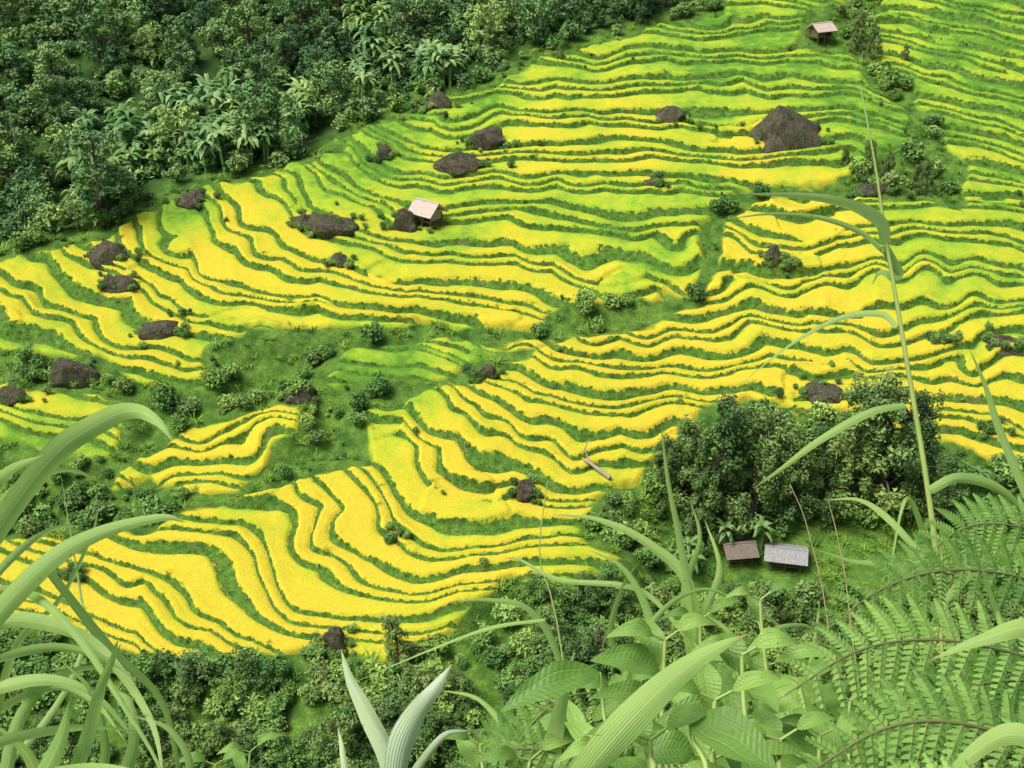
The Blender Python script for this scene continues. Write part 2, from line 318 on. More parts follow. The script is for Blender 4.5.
def tree_mesh(name,seed,H,R,nl,leaf,mats,crown0=0.3,flat_=0.75,nlobes=14,slender=False,droop=0):
    r=np.random.default_rng(seed); mb=MB(); lean=r.normal(size=2)*0.05*H
    tp=[np.array([lean[0]*t*t+0.02*H*math.sin(5*t+seed),lean[1]*t*t,H*0.9*t-0.6*(t==0)]) for t in np.linspace(0,1,8)]
    mb.tube(tp,np.linspace(0.035*H,0.006*H,8)*(0.6 if slender else 1),7,0)
    per=[]; 
    for i in range(nlobes):
        t=crown0+(0.97-crown0)*(i+0.5)/nlobes; k_=t*7; base=tp[int(k_)]*(1-k_%1)+tp[min(int(k_)+1,7)]*(k_%1)
        prof=math.sin(math.pi*min(1,(t-crown0)/(1-crown0)*0.8+0.2))**0.7 if not slender else 0.8*(1-t)+0.35
        an=i*2.4+r.random(); rad=R*prof*(0.45+0.45*r.random())
        c=base+np.array([math.cos(an)*rad,math.sin(an)*rad,0.10*H*r.random()])
        mid=(base+c)/2+np.array([0,0,0.03*H]); mb.tube([base,mid,c],[0.011*H,0.007*H,0.003*H],5,0)
        lr=R*(0.26+0.26*r.random())*(0.8 if slender else 1); tl=r.random()
        per.append((c,lr,tl))
    n_each=nl//nlobes
    for c,lr,tl in per:
        for q_ in range(5):
            cc=c+unit(r.normal(size=3))*lr*0.6*np.array([1,1,flat_]); ll=lr*(0.4+0.3*r.random()); n=n_each//5
            d=unit(r.normal(size=(n,3))+np.array([0,0,0.25])); p=cc+d*ll*(0.55+0.5*r.random((n,1)))*np.array([1,1,flat_])
            p[:,2]-=droop*r.random(n)*lr
            nr=unit(d*0.8+r.normal(size=(n,3))*0.55+np.array([0,0,0.4]))
            leaves(mb,p,nr,leaf,r,1,np.clip(tl*0.6+0.2*r.random()+0.3*r.random(n),0,1))
    return mb.mesh(name,mats)
def shrub_mesh(name,seed,R,nl,leaf,mats):
    r=np.random.default_rng(seed); mb=MB()
    for i in range(7):
        an=i*0.9+r.random(); c=np.array([math.cos(an)*R*0.55*r.random(),math.sin(an)*R*0.55*r.random(),R*(0.3+0.6*r.random())])
        mb.tube([[0,0,-0.3],c*0.5+[0,0,0.1],c],[0.04*R,0.03*R,0.01*R],5,0)
        n=nl//7; lr=R*(0.3+0.25*r.random()); d=unit(r.normal(size=(n,3))+np.array([0,0,0.3])); p=c+d*lr*(0.5+0.6*r.random((n,1)))
        nr=unit(d*0.7+r.normal(size=(n,3))*0.6+np.array([0,0,0.5])); leaves(mb,p,nr,leaf,r,1,np.clip(r.random()*0.6+0.4*r.random(n),0,1))
    return mb.mesh(name,mats)
def arch_leaf(mb,base,dirh,L,W,rise,drop,r,m=1,seg=8,tint=None,tear=0.0):
    t=np.linspace(0,1,seg); dirh=unit(np.array([dirh[0],dirh[1],0.])); side=np.array([-dirh[1],dirh[0],0])
    c=base+np.outer(t*L*0.8,dirh)+np.outer(rise*L*t-drop*L*t**2.2,[0,0,1])
    wd=W*np.sin(math.pi*np.clip(t*0.92+0.08,0,1))**0.6; wd=wd*(1+tear*(r.random(seg)-0.5))
    V=np.stack([c-side*wd[:,None]/2+np.outer(wd*-0.12,[0,0,1]),c,c+side*wd[:,None]/2+np.outer(wd*-0.12,[0,0,1])],1).reshape(-1,3)
    f=[]
    for i in range(seg-1):
        for j in range(2): f.append([i*3+j,i*3+j+1,(i+1)*3+j+1,(i+1)*3+j])
    mb.add(V,f,m,r.random() if tint is None else tint,np.tile([-1,0,1],seg),np.repeat(t,3))
def banana_mesh(name,seed):
    r=np.random.default_rng(seed); mb=MB()
    for k_ in range(3):
        o=np.array([r.normal()*0.7,r.normal()*0.7,0]); h=2.4+1.4*r.random()
        mb.tube([o+[0,0,-.6],o+[0.05,0,h*0.5],o+[0.1,0.05,h]],[0.17,0.13,0.07],7,1,0.6)
        for i in range(9):
            an=i*2.4+r.random(); arch_leaf(mb,o+[0.1,0.05,h-0.1],(math.cos(an),math.sin(an)),1.5+0.9*r.random(),0.5,0.8+0.7*r.random()-0.05*i,0.7+0.5*r.random(),r,1,9,None,0.35)
    return mb.mesh(name,[M_bark,M_banana])
def tuft_mesh(name,seed,h,mats,n=20):
    r=np.random.default_rng(seed); mb=MB()
    for i in range(n):
        an=r.random()*6.28; arch_leaf(mb,np.array([r.normal()*0.12,r.normal()*0.12,-0.05]),(math.cos(an),math.sin(an)),h*(0.7+0.6*r.random()),0.06,1.1,0.7*r.random()+0.2,r,1,4)
    return mb.mesh(name,mats)
def proto(colname,meshes):
    c=bpy.data.collections.new(colname)
    for i,m_ in enumerate(meshes):
        o=bpy.data.objects.new("%s_%02d"%(colname,i),m_); c.objects.link(o)
    return c
C_trees=proto("forest_tree_kinds",[tree_mesh("ft%d"%i,10+i,6.5+i*0.6,2.7+0.3*(i%3),2000,0.24,[M_bark,M_forest],0.22) for i in range(6)])
C_shrubs=proto("shrub_kinds",[shrub_mesh("sb%d"%i,30+i,1.0,520,0.12,[M_bark,M_dark if i==0 else M_shrub]) for i in range(5)])
C_fshrubs=proto("forest_shrub_kinds",[shrub_mesh("fs%d"%i,35+i,1.0,400,0.14,[M_bark,M_forest if i else M_shrub]) for i in range(4)])
C_vtrees=proto("valley_tree_kinds",[tree_mesh("vt%d"%i,50+i,4.0+0.6*(i%3),2.0,2200,0.14,[M_bark,M_shrub if i%2 else M_dark],0.15) for i in range(5)])
C_ban=proto("banana_kinds",[banana_mesh("bn%d"%i,70+i) for i in range(3)])
C_tuft=proto("tuft_kinds",[tuft_mesh("tf%d"%i,80+i,0.6,[M_bark,M_riceg]) for i in range(3)])
def scatter(name,pts,rot,scl,pid,coll):
    me=bpy.data.meshes.new(name); pts=np.asarray(pts,np.float32); me.vertices.add(len(pts)); me.vertices.foreach_set("co",pts.ravel())
    a=me.attributes.new("rot",'FLOAT_VECTOR','POINT'); a.data.foreach_set("vector",np.asarray(rot,np.float32).ravel())
    a=me.attributes.new("scl",'FLOAT_VECTOR','POINT'); a.data.foreach_set("vector",np.asarray(scl,np.float32).ravel())
    a=me.attributes.new("pid",'INT','POINT'); a.data.foreach_set("value",np.asarray(pid,np.int32))
    ob=bpy.data.objects.new(name,me); sc.collection.objects.link(ob)
    g=bpy.data.node_groups.new(name,'GeometryNodeTree'); g.interface.new_socket("Geometry",in_out='INPUT',socket_type='NodeSocketGeometry'); g.interface.new_socket("Geometry",in_out='OUTPUT',socket_type='NodeSocketGeometry')
    N_=g.nodes; gi=N_.new("NodeGroupInput"); go=N_.new("NodeGroupOutput"); ci=N_.new("GeometryNodeCollectionInfo"); ci.inputs[0].default_value=coll; ci.inputs["Separate Children"].default_value=True; ci.inputs["Reset Children"].default_value=True
    ip=N_.new("GeometryNodeInstanceOnPoints"); ip.inputs["Pick Instance"].default_value=True
    def na(nm,dt):
        x=N_.new("GeometryNodeInputNamedAttribute"); x.data_type=dt; x.inputs[0].default_value=nm; return x.outputs[0]
    g.links.new(gi.outputs[0],ip.inputs["Points"]); g.links.new(ci.outputs[0],ip.inputs["Instance"]); g.links.new(na("pid",'INT'),ip.inputs["Instance Index"])
    er=N_.new("FunctionNodeEulerToRotation"); g.links.new(na("rot",'FLOAT_VECTOR'),er.inputs[0]); g.links.new(er.outputs[0],ip.inputs["Rotation"]); g.links.new(na("scl",'FLOAT_VECTOR'),ip.inputs["Scale"])
    g.links.new(ip.outputs[0],go.inputs[0])
    md=ob.modifiers.new("scatter",'NODES'); md.node_group=g; return ob
def do_scatter(name,x,y,smin,smax,coll,nk,dz=0,tilt=0.08,sz=1.0,power=1.0):
    n=len(x); z=gz(x,y)+dz; s_=smin+(smax-smin)*rng.random(n)**power
    rot=np.stack([rng.normal(size=n)*tilt,rng.normal(size=n)*tilt,rng.random(n)*6.28],1)
    scl=np.stack([s_,s_,s_*sz*(0.85+0.3*rng.random(n))],1)
    print(name,n); return scatter(name,np.stack([x,y,z],1),rot,scl,rng.integers(0,nk,n),coll)
def cand(n,x0,x1,y0,y1):
    x=x0+(x1-x0)*rng.random(n); y=y0+(y1-y0)*rng.random(n); return x,y
# forest
def grove(x,y,f_,uu,vv): return (f_>6)&(f_<125)&(((np.abs(uu-190)<120)&(vv>55))|((np.abs(uu-400)<50)&(vv<80)))&(fbm(x/6,y/6,52)>0)
x,y=cand(9000,-120,60,105,290); f_=gval(f0,x,y); uu=gval(u0,x,y); vv=gval(v0,x,y)
k_=(f_>4)&(uu>-60)&(vv>-90)&(~grove(x,y,f_,uu,vv))&(rng.random(len(x))<0.22*np.where(fbm(x/9,y/9,51)>-0.1,1,0.25)); do_scatter("forest_trees",x[k_],y[k_],0.45,1.35,C_trees,6,dz=-0.5,power=1.3)
k_=(f_>-3)&(uu>-40)&(vv>-70)&(rng.random(len(x))<0.38); do_scatter("forest_undergrowth",x[k_],y[k_],0.9,2.6,C_fshrubs,4)
x,y=cand(9000,-100,10,105,220); f_=gval(f0,x,y); uu=gval(u0,x,y); vv=gval(v0,x,y)
k_=grove(x,y,f_,uu,vv)&(rng.random(len(x))<0.30); do_scatter("banana_plants",x[k_],y[k_],0.9,1.5,C_ban,3)
# gully shrubs
x,y=cand(60000,-100,105,72,230); r_=gval(rd,x,y); f_=gval(f0,x,y); uu=gval(u,x,y); vv=gval(v,x,y)
dens=0.28+0.9*np.clip(fbm(x/6,y/6,41)*1.6,-0.22,0.6)
lawn=(uu>690)&(uu<960)&(vv>525)&(vv<600)
k_=(r_<-5)&(f_<0)&(vv<650)&(uu>-60)&(uu<1080)&(vv>-40)&(~lawn)&(rng.random(len(x))<dens*0.55); do_scatter("gully_shrubs",x[k_],y[k_],0.35,2.0,C_shrubs,5,power=1.9)
k_=(r_<0)&(f_<0)&(uu>-40)&(uu<1064)&(vv>-20)&(vv<700)&(rng.random(len(x))<0.18); do_scatter("grass_tufts",x[k_],y[k_],0.8,1.7,C_tuft,3)
q_=gval(q1,x,y); k_=(r_>3)&(q_>0.86)&(uu>-40)&(uu<1064)&(vv>-20)&(rng.random(len(x))<0.07*np.where(fbm(x/7,y/7,61)>0.1,1,0.15)); do_scatter("terrace_edge_shrubs",x[k_],y[k_],0.2,0.75,C_shrubs,5,power=2)
k_=(r_>2)&(q_>0.82)&(q_<0.99)&(uu>-30)&(uu<1054)&(vv>-15)&(rng.random(len(x))<0.8); do_scatter("terrace_edge_grass",x[k_],y[k_],0.35,0.8,C_tuft,3,dz=-0.1)
# valley trees below the terraces
x,y=cand(9000,-65,75,56,120); r_=gval(rd,x,y); vv=gval(v,x,y); uu=gval(u,x,y)
k_=(r_<-14)&(uu>-60)&(uu<1090)&(vv<880)&(((vv>690)&(uu<520))|((vv>600)&(uu>=520)))&(rng.random(len(x))<0.17); do_scatter("valley_trees",x[k_],y[k_],0.4,1.05,C_vtrees,5,dz=-0.3)
k_=(r_<-6)&(vv>640)&(uu>-60)&(uu<1090)&(vv<860)&(rng.random(len(x))<0.45); do_scatter("valley_shrubs",x[k_],y[k_],0.6,1.7,C_shrubs,5)
dm=[tree_mesh("grove_tree%d"%i,90+i,12,3.0,6500,0.17,[M_bark,M_dark],0.08,1.0,28,True,0.8) for i in range(4)]
def put(name,me_,loc,s_=1,rz=0):
    o=bpy.data.objects.new(name,me_); sc.collection.objects.link(o); o.location=loc; o.scale=(s_,s_,s_); o.rotation_euler=(0,0,rz); return o
for i,(a,b,s_) in enumerate([(712,525,1.26),(690,512,.95),(750,528,1.15),(788,520,.95),(842,512,1.25),(875,514,1.42),(905,508,1.1),(728,505,.95),(662,508,.7),(940,525,.75),(818,515,.85),(860,500,1.0),(700,545,.7)]):
    p,_=stand(a,b); put("broadleaf_tree",dm[i%4],p-[0,0,0.3],s_,i*1.7)
for i,(a,b,s_) in enumerate([(855,52,.55),(872,60,.5),(868,175,.42),(885,182,.38),(925,195,.42),(915,190,.35),(400,665,.5),(640,25,.3),(845,165,.25),(905,60,.22),(560,58,.25)]):
    p,_=stand(a,b); put("broadleaf_tree",dm[i%4],p-[0,0,0.3],s_,i*2.1)
bmesh_=banana_mesh("banana",77)
for i,(a,b) in enumerate([(722,550),(757,552),(975,500),(690,570)]):
    p,_=stand(a,b); put("banana_plant",bmesh_,p,0.8,i*1.3)
# ------------------------------------------------------------------ boulders
def rock_mat():
    s=NT("boulder_rock"); P=s.pos(); n1=s.noise(P,0.9,5,0.65); n2=s.noise(P,4,4,0.75)
    mp=s.n("ShaderNodeMapping"); s.l(P,mp.inputs[0]); mp.inputs["Scale"].default_value=(3.5,3.5,0.6); st=s.noise(mp.outputs[0],1,4,0.6)
    c=s.mix(s.mr(n1,0.3,0.7),(0.04,0.033,0.024),(0.15,0.125,0.093)); c=s.mix(s.mr(st,0.5,0.75,0,0.75),c,(0.25,0.21,0.16)); c=s.mix(s.mr(n2,0.6,0.8,0,0.8),c,(0.34,0.31,0.26)); c=s.mix(s.mr(s.noise(P,1.7,3),0.52,0.62,0,0.8),c,(0.07,0.12,0.03))
    return s.bsdf(c,0.9,0,s.math('ADD',n1,s.math('ADD',n2,st)),1.0,0.35,spec=0.15)
M_rock=rock_mat()
def boulder(name,seed,rx,ry,rz,wedge=0):
    import bmesh
    bm=bmesh.new(); bmesh.ops.create_icosphere(bm,subdivisions=5,radius=1); r=np.random.default_rng(seed)
    pl=[(unit(r.normal(size=3)+np.array([0,0,0.1])),0.5+0.35*r.random()) for _ in range(10)]
    if wedge: pl=[(unit(np.array(a_,float)),d_) for a_,d_ in (((.45,-.4,.75),.50),((-.8,-.3,.45),.64),((.9,-.2,.3),.76),((.1,-1,.25),.64),((.3,.6,.8),.62),((-.5,.6,.6),.62))]
    for vv_ in bm.verts:
        p=np.array(vv_.co)
        for n_,d_ in pl:
            e_=p@n_-d_
            if e_>0: p=p-n_*e_*0.85
        p=p*(1.14+0.22*float(vn(p[0]*2.2+seed,p[1]*2.2+p[2]*1.7))+0.12*float(vn(p[0]*5+p[2]*4,p[1]*5+seed))+0.06*float(vn(p[0]*12+p[2]*9,p[1]*12+seed)))
        vv_.co=Vector((p[0]*rx,p[1]*ry,p[2]*rz))
    me_=bpy.data.meshes.new(name); bm.to_mesh(me_); bm.free(); me_.materials.append(M_rock); return me_
B=[(790,147,66,42),(487,148,34,26),(460,170,42,17),(105,264,40,20),(72,386,38,28),(330,232,42,17),(305,228,20,15),(160,336,38,14),(671,122,26,13),(437,108,24,14),(382,158,16,12),(403,231,24,20),(190,206,26,15),(118,292,30,13),(775,262,16,16),(790,272,12,11),(870,197,34,13),(1005,354,36,13),(825,399,38,13),(990,432,18,11),(525,500,25,19),(338,654,26,24),(340,267,18,12),(485,379,22,13),(300,400,28,13),(8,404,28,15),(945,342,16,8),(395,541,11,9),(500,71,12,8),(70,578,12,8),(655,186,16,7)]
shr_x=[];shr_y=[]
for i,(a,b,wp,hp) in enumerate(B):
    p,d=stand(a,b); sx_=wp/F*d/2*1.12; sz_=hp/F*d*0.85
    o=put("boulder",boulder("boulder",200+i,sx_,sx_*0.8,sz_,i==0),p+[0,sx_*0.45,sz_*0.10],1,rng.normal()*0.3*(i>0))
    for q_ in range(13): shr_x.append(p[0]+rng.normal()*sx_*0.9); shr_y.append(p[1]-0.5*rng.random()+(rng.random()**2)*sx_*1.9)
    for sg in (-1,1): shr_x.append(p[0]+sg*sx_*0.9); shr_y.append(p[1]+0.3)
do_scatter("boulder_shrubs",np.array(shr_x),np.array(shr_y),0.3,0.85,C_shrubs,5)
# ------------------------------------------------------------------ huts
def thatch(name,a,b):
    s=NT(name); P=s.pos(); mp=s.n("ShaderNodeMapping"); s.l(P,mp.inputs[0]); mp.inputs["Scale"].default_value=(14,3,3); n_=s.noise(mp.outputs[0],1,4,0.7); return s.bsdf(s.mix(s.mr(n_,0.3,0.7),a,b),0.9,0,n_,0.6,0.05)
M_th=thatch("pale_thatch",(0.32,0.25,0.20),(0.62,0.52,0.46)); M_gr=thatch("grey_sheet_roof",(0.16,0.16,0.16),(0.38,0.38,0.38)); M_br=thatch("weathered_thatch",(0.10,0.08,0.06),(0.26,0.22,0.17)); M_wd=thatch("bamboo_wall",(0.10,0.07,0.04),(0.26,0.19,0.12)); M_pk=thatch("plank_wall",(0.28,0.20,0.17),(0.5,0.38,0.33))
def boxp(par,name,mat,c,s_,rot=(0,0,0)):
    import bmesh
    bm=bmesh.new(); bmesh.ops.create_cube(bm,size=1); 
    for v_ in bm.verts: v_.co=Vector((v_.co.x*s_[0],v_.co.y*s_[1],v_.co.z*s_[2]))
    bmesh.ops.bevel(bm,geom=bm.edges[:],offset=min(s_)*0.12,segments=1,affect='EDGES')
    me_=bpy.data.meshes.new(name); bm.to_mesh(me_); bm.free(); me_.materials.append(mat); o=bpy.data.objects.new(name,me_); sc.collection.objects.link(o); o.parent=par; o.location=c; o.rotation_euler=rot; return o
def hut(name,loc,L,D,h,roof,wall,rz,pitch=35,stilts=0.6):
    e=bpy.data.objects.new(name,None); sc.collection.objects.link(e); e.location=loc; e.rotation_euler=(0,0,rz)
    for i in (-1,0,1):
        for j in (-1,1): boxp(e,"post",M_wd,(i*L*0.42,j*D*0.42,(stilts+h)/2-0.25),(0.12,0.12,stilts+h+0.5))
    boxp(e,"floor",M_wd,(0,0,stilts),(L*0.9,D*0.9,0.1))
    t=0.06
    boxp(e,"rear_wall",wall,(0,D*0.40,stilts+0.06+h/2),(L*0.78,t,h-0.1)); boxp(e,"side_wall",wall,(-L*0.40,0,stilts+0.06+h/2),(t,D*0.72,h-0.1)); boxp(e,"side_wall",wall,(L*0.40,0,stilts+0.06+h/2),(t,D*0.72,h-0.1))
    boxp(e,"front_wall",wall,(-L*0.16,-D*0.40,stilts+0.06+h/2),(L*0.42,t,h-0.1)); boxp(e,"door_lintel",wall,(L*0.22,-D*0.40,stilts+h-0.12),(L*0.32,t,0.2))
    pr=math.radians(pitch); rl=(D*0.68)/math.cos(pr)
    for sgn in (-1,1):
        boxp(e,"roof_slope",roof,(0,sgn*D*0.34,stilts+h+D*0.34*math.tan(pr)*0.75),(L*1.2,rl,0.12),(-sgn*pr,0,0))
    boxp(e,"ridge_cap",roof,(0,0,stilts+h+D*0.34*math.tan(pr)*1.78),(L*1.22,0.3,0.12))
    for sg in (-1,1):
        me_=bpy.data.meshes.new("gable"); zz=stilts+h-0.02; me_.from_pydata([(sg*L*0.402,-D*0.38,zz),(sg*L*0.402,D*0.38,zz),(sg*L*0.402,0,zz+D*0.36*math.tan(pr))],[],[(0,1,2)]); me_.materials.append(wall); o=bpy.data.objects.new("gable",me_); sc.collection.objects.link(o); o.parent=e
    return e
p,d=stand(428,222); hut("thatched_hut",p,3.2,2.5,1.0,M_th,M_pk,math.radians(-38),40,0.4)
p,d=stand(820,41); hut("thatched_hut",p,3.0,2.4,1.0,M_th,M_wd,math.radians(25),32,0.7)
p,d=stand(785,562); hut("valley_hut",p,3.4,2.4,0.8,M_gr,M_wd,math.radians(-12),22,0.2)
p,d=stand(738,557); hut("valley_hut",p,2.7,2.2,0.7,M_br,M_wd,math.radians(8),28,0.2)
mb=MB(); p,d=stand(608,480); q_,_=stand(582,462)
mb.tube(np.array([p+[0.2,0,0.25],(p*2+q_)/3+[0,0,0.45],(p+q_*2)/3+[0,0,0.5],q_+[0,0,0.4]]),[0.24,0.2,0.15,0.08],8,0); mb.tube([(p+q_*2)/3+[0,0,0.5],q_+[0.2,0,1.4],q_+[0.7,0.2,2.6]],[0.1,0.07,0.03],6,0)
M_dead=bark_mat("dead_wood",(0.34,0.29,0.24)); put("fallen_log",mb.mesh("fallen_log",[M_dead]),(0,0,0))
# ------------------------------------------------------------------ near bank plants
CAMP=np.array([0,0,CZ])
def site(a,b,d): return CAMP+fwd*d+rgt*((a-512)/F*d)+upv*((384-b)/F*d)
def crs(P,n):
    P=np.asarray(P,float); P=np.vstack([2*P[0]-P[1],P,2*P[-1]-P[-2]]); out=[]
    m_=len(P)-3
    for t in np.linspace(0,m_-1e-6,n):
        i=int(t); w_=cr(t-i); out.append(sum(P[i+k]*w_[k] for k in range(4)))
    return np.array(out)
def ribbon(mb,P,W,roll=0.3,n=28,tint=0.5,m=0,fold=0.16,base=0.55,wave=0.04):
    C=crs(P,n); t=np.linspace(0,1,n); tg=unit(np.gradient(C,axis=0)); vd=unit(C-CAMP+np.array([0,0.0001,0])); s1=unit(np.cross(tg,vd)); s2=np.cross(tg,s1)
    rl=roll*(1-0.3*t)+0.35*np.sin(t*3+W*700); s_=s1*np.cos(rl)[:,None]+s2*np.sin(rl)[:,None]; nn=np.cross(s_,tg)
    wd=W*(base+(1-base)*np.clip(t/0.35,0,1))*(1-t**2.2)**0.9*(1-0.45*t)+0.0005
    wv=wave*np.sin(t*17+W*900)
    V=np.stack([C-s_*wd[:,None]/2+nn*(fold*wd+wv*wd)[:,None],C-s_*wd[:,None]/4+nn*(0.4*fold*wd)[:,None],C,C+s_*wd[:,None]/4+nn*(0.4*fold*wd)[:,None],C+s_*wd[:,None]/2+nn*(fold*wd-wv*wd)[:,None]],1).reshape(-1,3)
    f=[[i*5+j,i*5+j+1,(i+1)*5+j+1,(i+1)*5+j] for i in range(n-1) for j in range(4)]
    mb.add(V,f,m,tint,np.tile([-1,-.5,0,.5,1],n),np.repeat(t,5))
def blade_mat(name,c0,c1,rib,tr=0.45,rough=0.5,veins=36):
    s=NT(name); ac=s.attr("ac"); t=s.attr("tint"); P=s.pos()
    c=s.mix(t,c0,c1); n14=s.noise(P,14,3); c=s.mix(s.mr(n14,0.35,0.7,0,0.6),c,s.mix(0.6,c,(0.48,0.58,0.12)))
    st=s.math('SINE',s.math('MULTIPLY',ac,veins)); c=s.mix(s.mr(st,-1,1,0,0.2),c,(0.42,0.58,0.26))
    c=s.mix(s.mr(s.math('ABSOLUTE',ac),0.02,0.07,0.7,0),c,rib)
    tip=s.mr(s.attr("al"),0.88,1.0); c=s.mix(s.math('MULTIPLY',tip,0.6),c,(0.38,0.26,0.08))
    sp=s.mr(s.noise(P,90,2),0.68,0.75,0,0.6); c=s.mix(sp,c,(0.30,0.20,0.06))
    return s.bsdf(c,rough,tr,st,0.25,0.001,spec=0.3)
M_blade=blade_mat("reed_grass_blade",(0.18,0.38,0.07),(0.44,0.64,0.20),(0.58,0.72,0.38))
M_silver=blade_mat("silvery_grass_blade",(0.34,0.46,0.28),(0.50,0.60,0.42),(0.56,0.65,0.45),0.2,0.4)
s=NT("culm"); M_culm=s.bsdf(s.mix(s.noise(s.pos(),12,3),(0.18,0.32,0.07),(0.40,0.46,0.14)),0.5)
s=NT("dry_stalk"); M_dry=s.bsdf(s.mix(s.noise(s.pos(),20,3),(0.30,0.22,0.10),(0.5,0.40,0.22)),0.7)
GR=[M_blade,M_culm,M_silver,M_dry]
def near_ground(x_,y_): return float(gz(x_,y_))
def culm(mb,P,r0=0.006,r1=0.003,m=1):
    g=P[0]; root=np.array([g[0]*1.0,g[1]+0.1,near_ground(g[0],g[1]+0.1)-0.05]); C=crs([root]+list(P),20); mb.tube(C,np.linspace(r0,r1,20),7,m)
def S(L,d0,d1=None):
    d1=d0 if d1 is None else d1; n=len(L); return [site(a,b,d0+(d1-d0)*i/(n-1)) for i,(a,b) in enumerate(L)]
mb=MB()
left=[([(-70,680),(-20,560),(50,460),(105,420),(135,411),(158,422),(174,442)],1.5,24,.6),
([(-90,760),(-30,650),(40,570),(95,535),(160,518),(185,522)],1.4,22,.8),
([(-60,600),(-10,520),(30,480),(70,470),(105,485)],1.7,14,.4),
([(-60,560),(-20,500),(10,470),(45,455)],1.3,16,.7),([(-60,520),(-30,490),(0,478),(30,462)],1.6,12,.8),
([(40,560),(70,600),(110,650),(160,700),(178,768),(180,800)],1.5,12,.5),
([(-40,640),(0,622),(50,625),(100,650),(150,720),(165,790)],1.6,16,.9),
([(-60,690),(0,660),(60,648),(110,662),(135,680)],1.4,13,.7),
([(-60,770),(0,742),(60,730),(100,728),(140,732)],1.3,12,.8),
([(60,900),(70,800),(90,730),(100,690),(112,660),(118,640)],1.4,14,.5),
([(-20,900),(30,800),(60,740),(70,700)],1.3,24,.3),
([(110,900),(120,800),(135,740),(128,700),(110,690)],1.5,18,.4),
([(-60,620),(0,590),(40,600),(80,640),(120,700),(160,768),(175,830)],1.5,8,.3),
([(-80,720),(-10,690),(50,680),(100,700),(150,760)],1.7,14,.8),
([(20,900),(5,800),(20,720),(55,680),(95,668),(130,680)],1.6,15,.5),
([(-40,900),(-20,800),(0,700),(20,640),(60,600),(90,540),(100,500)],1.8,9,.5),
([(150,900),(160,810),(190,770),(170,730),(130,715)],1.5,12,.7),([(-60,800),(10,760),(60,700),(85,640),(80,590),(60,470)],1.9,7,.9),
([(-50,850),(20,790),(80,770),(140,775),(200,800)],1.4,14,.6),([(30,900),(40,820),(30,760),(-10,720)],1.5,20,.1),
([(-60,640),(10,560),(50,530),(80,525)],1.9,9,.8),([(-50,740),(40,690),(90,700),(125,740)],1.8,10,.5),([(70,900),(100,790),(105,740),(90,690),(60,660)],1.7,11,.2)]
for i,(L,d,wp,tn) in enumerate(left):
    ribbon(mb,S(L,d,d+0.25*((i%3)-1)),wp*d/F*1.25,0.25+0.6*((i*37)%10)/10-0.3,34,tn,0)
for a,b in ((-60,700),(-30,800),(60,850),(110,850),(20,820),(150,850)): culm(mb,S([(a-10,1000),(a,b)],1.5))
put("reed_grass",mb.mesh("reed_grass",GR,True),(0,0,0))
mb=MB(); d=2.2
culm(mb,S([(955,760),(940,590),(928,490),(905,350),(886,240)],d),0.008,0.0035); 
mb.tube(crs(S([(886,240),(876,170),(866,115),(860,84)],d),14),np.linspace(0.003,0.001,14),6,1)
right=[([(886,245),(880,222),(850,205),(800,196),(735,194)],2.2,14,1),([(884,252),(860,232),(820,218),(770,214),(722,220)],2.2,6,.8),
([(884,246),(892,262),(898,276),(880,272),(872,285)],2.2,12,.3),([(896,326),(880,314),(840,318),(790,345),(738,386)],2.2,7,.6),([(905,405),(870,412),(820,440),(780,470),(754,488)],2.2,9,.6),
([(1060,560),(1030,500),(1000,430),(985,385),(970,350)],2.0,10,.6),([(930,490),(960,478),(1000,490),(1030,520),(1060,560)],2.1,12,.6),([(925,560),(890,520),(860,500),(825,500)],2.2,8,.5),
([(930,590),(925,540),(905,500),(885,600)],2.3,7,.3),([(940,620),(900,570),(850,560),(812,548)],2.2,8,.4),([(945,600),(985,560),(1030,545),(1060,550)],2.1,11,.5),([(930,520),(915,545),(900,600),(895,650)],2.3,8,.3),
([(1100,820),(1040,700),(1000,620),(975,545)],1.9,12,.5),([(1100,690),(1040,630),(980,640),(930,660)],1.1,22,.9),([(1100,800),(1020,735),(960,765),(940,800)],1.0,24,.8),
([(960,800),(955,700),(945,600),(940,540)],2.4,9,.3),([(870,800),(880,700),(892,620),(897,560)],2.3,7,.3)]
for i,(L,dd,wp,tn) in enumerate(right): ribbon(mb,S(L,dd,dd-0.15+0.1*(i%4)),wp*dd/F*1.2,0.2+0.5*((i*53)%10)/10-0.2,30,tn,0)
for a,b in ((940,600),(1060,560),(880,780),(960,780),(1090,700)): culm(mb,S([(a+5,960),(a,b)],2.1),0.005)
for L in ([(850,900),(830,640),(808,530),(790,484)],[(870,900),(850,620),(838,540),(828,500)]): culm(mb,S(L,2.5),0.002,0.0008,3)
put("tall_reed",mb.mesh("tall_reed",GR,True),(0,0,0))
mb=MB()
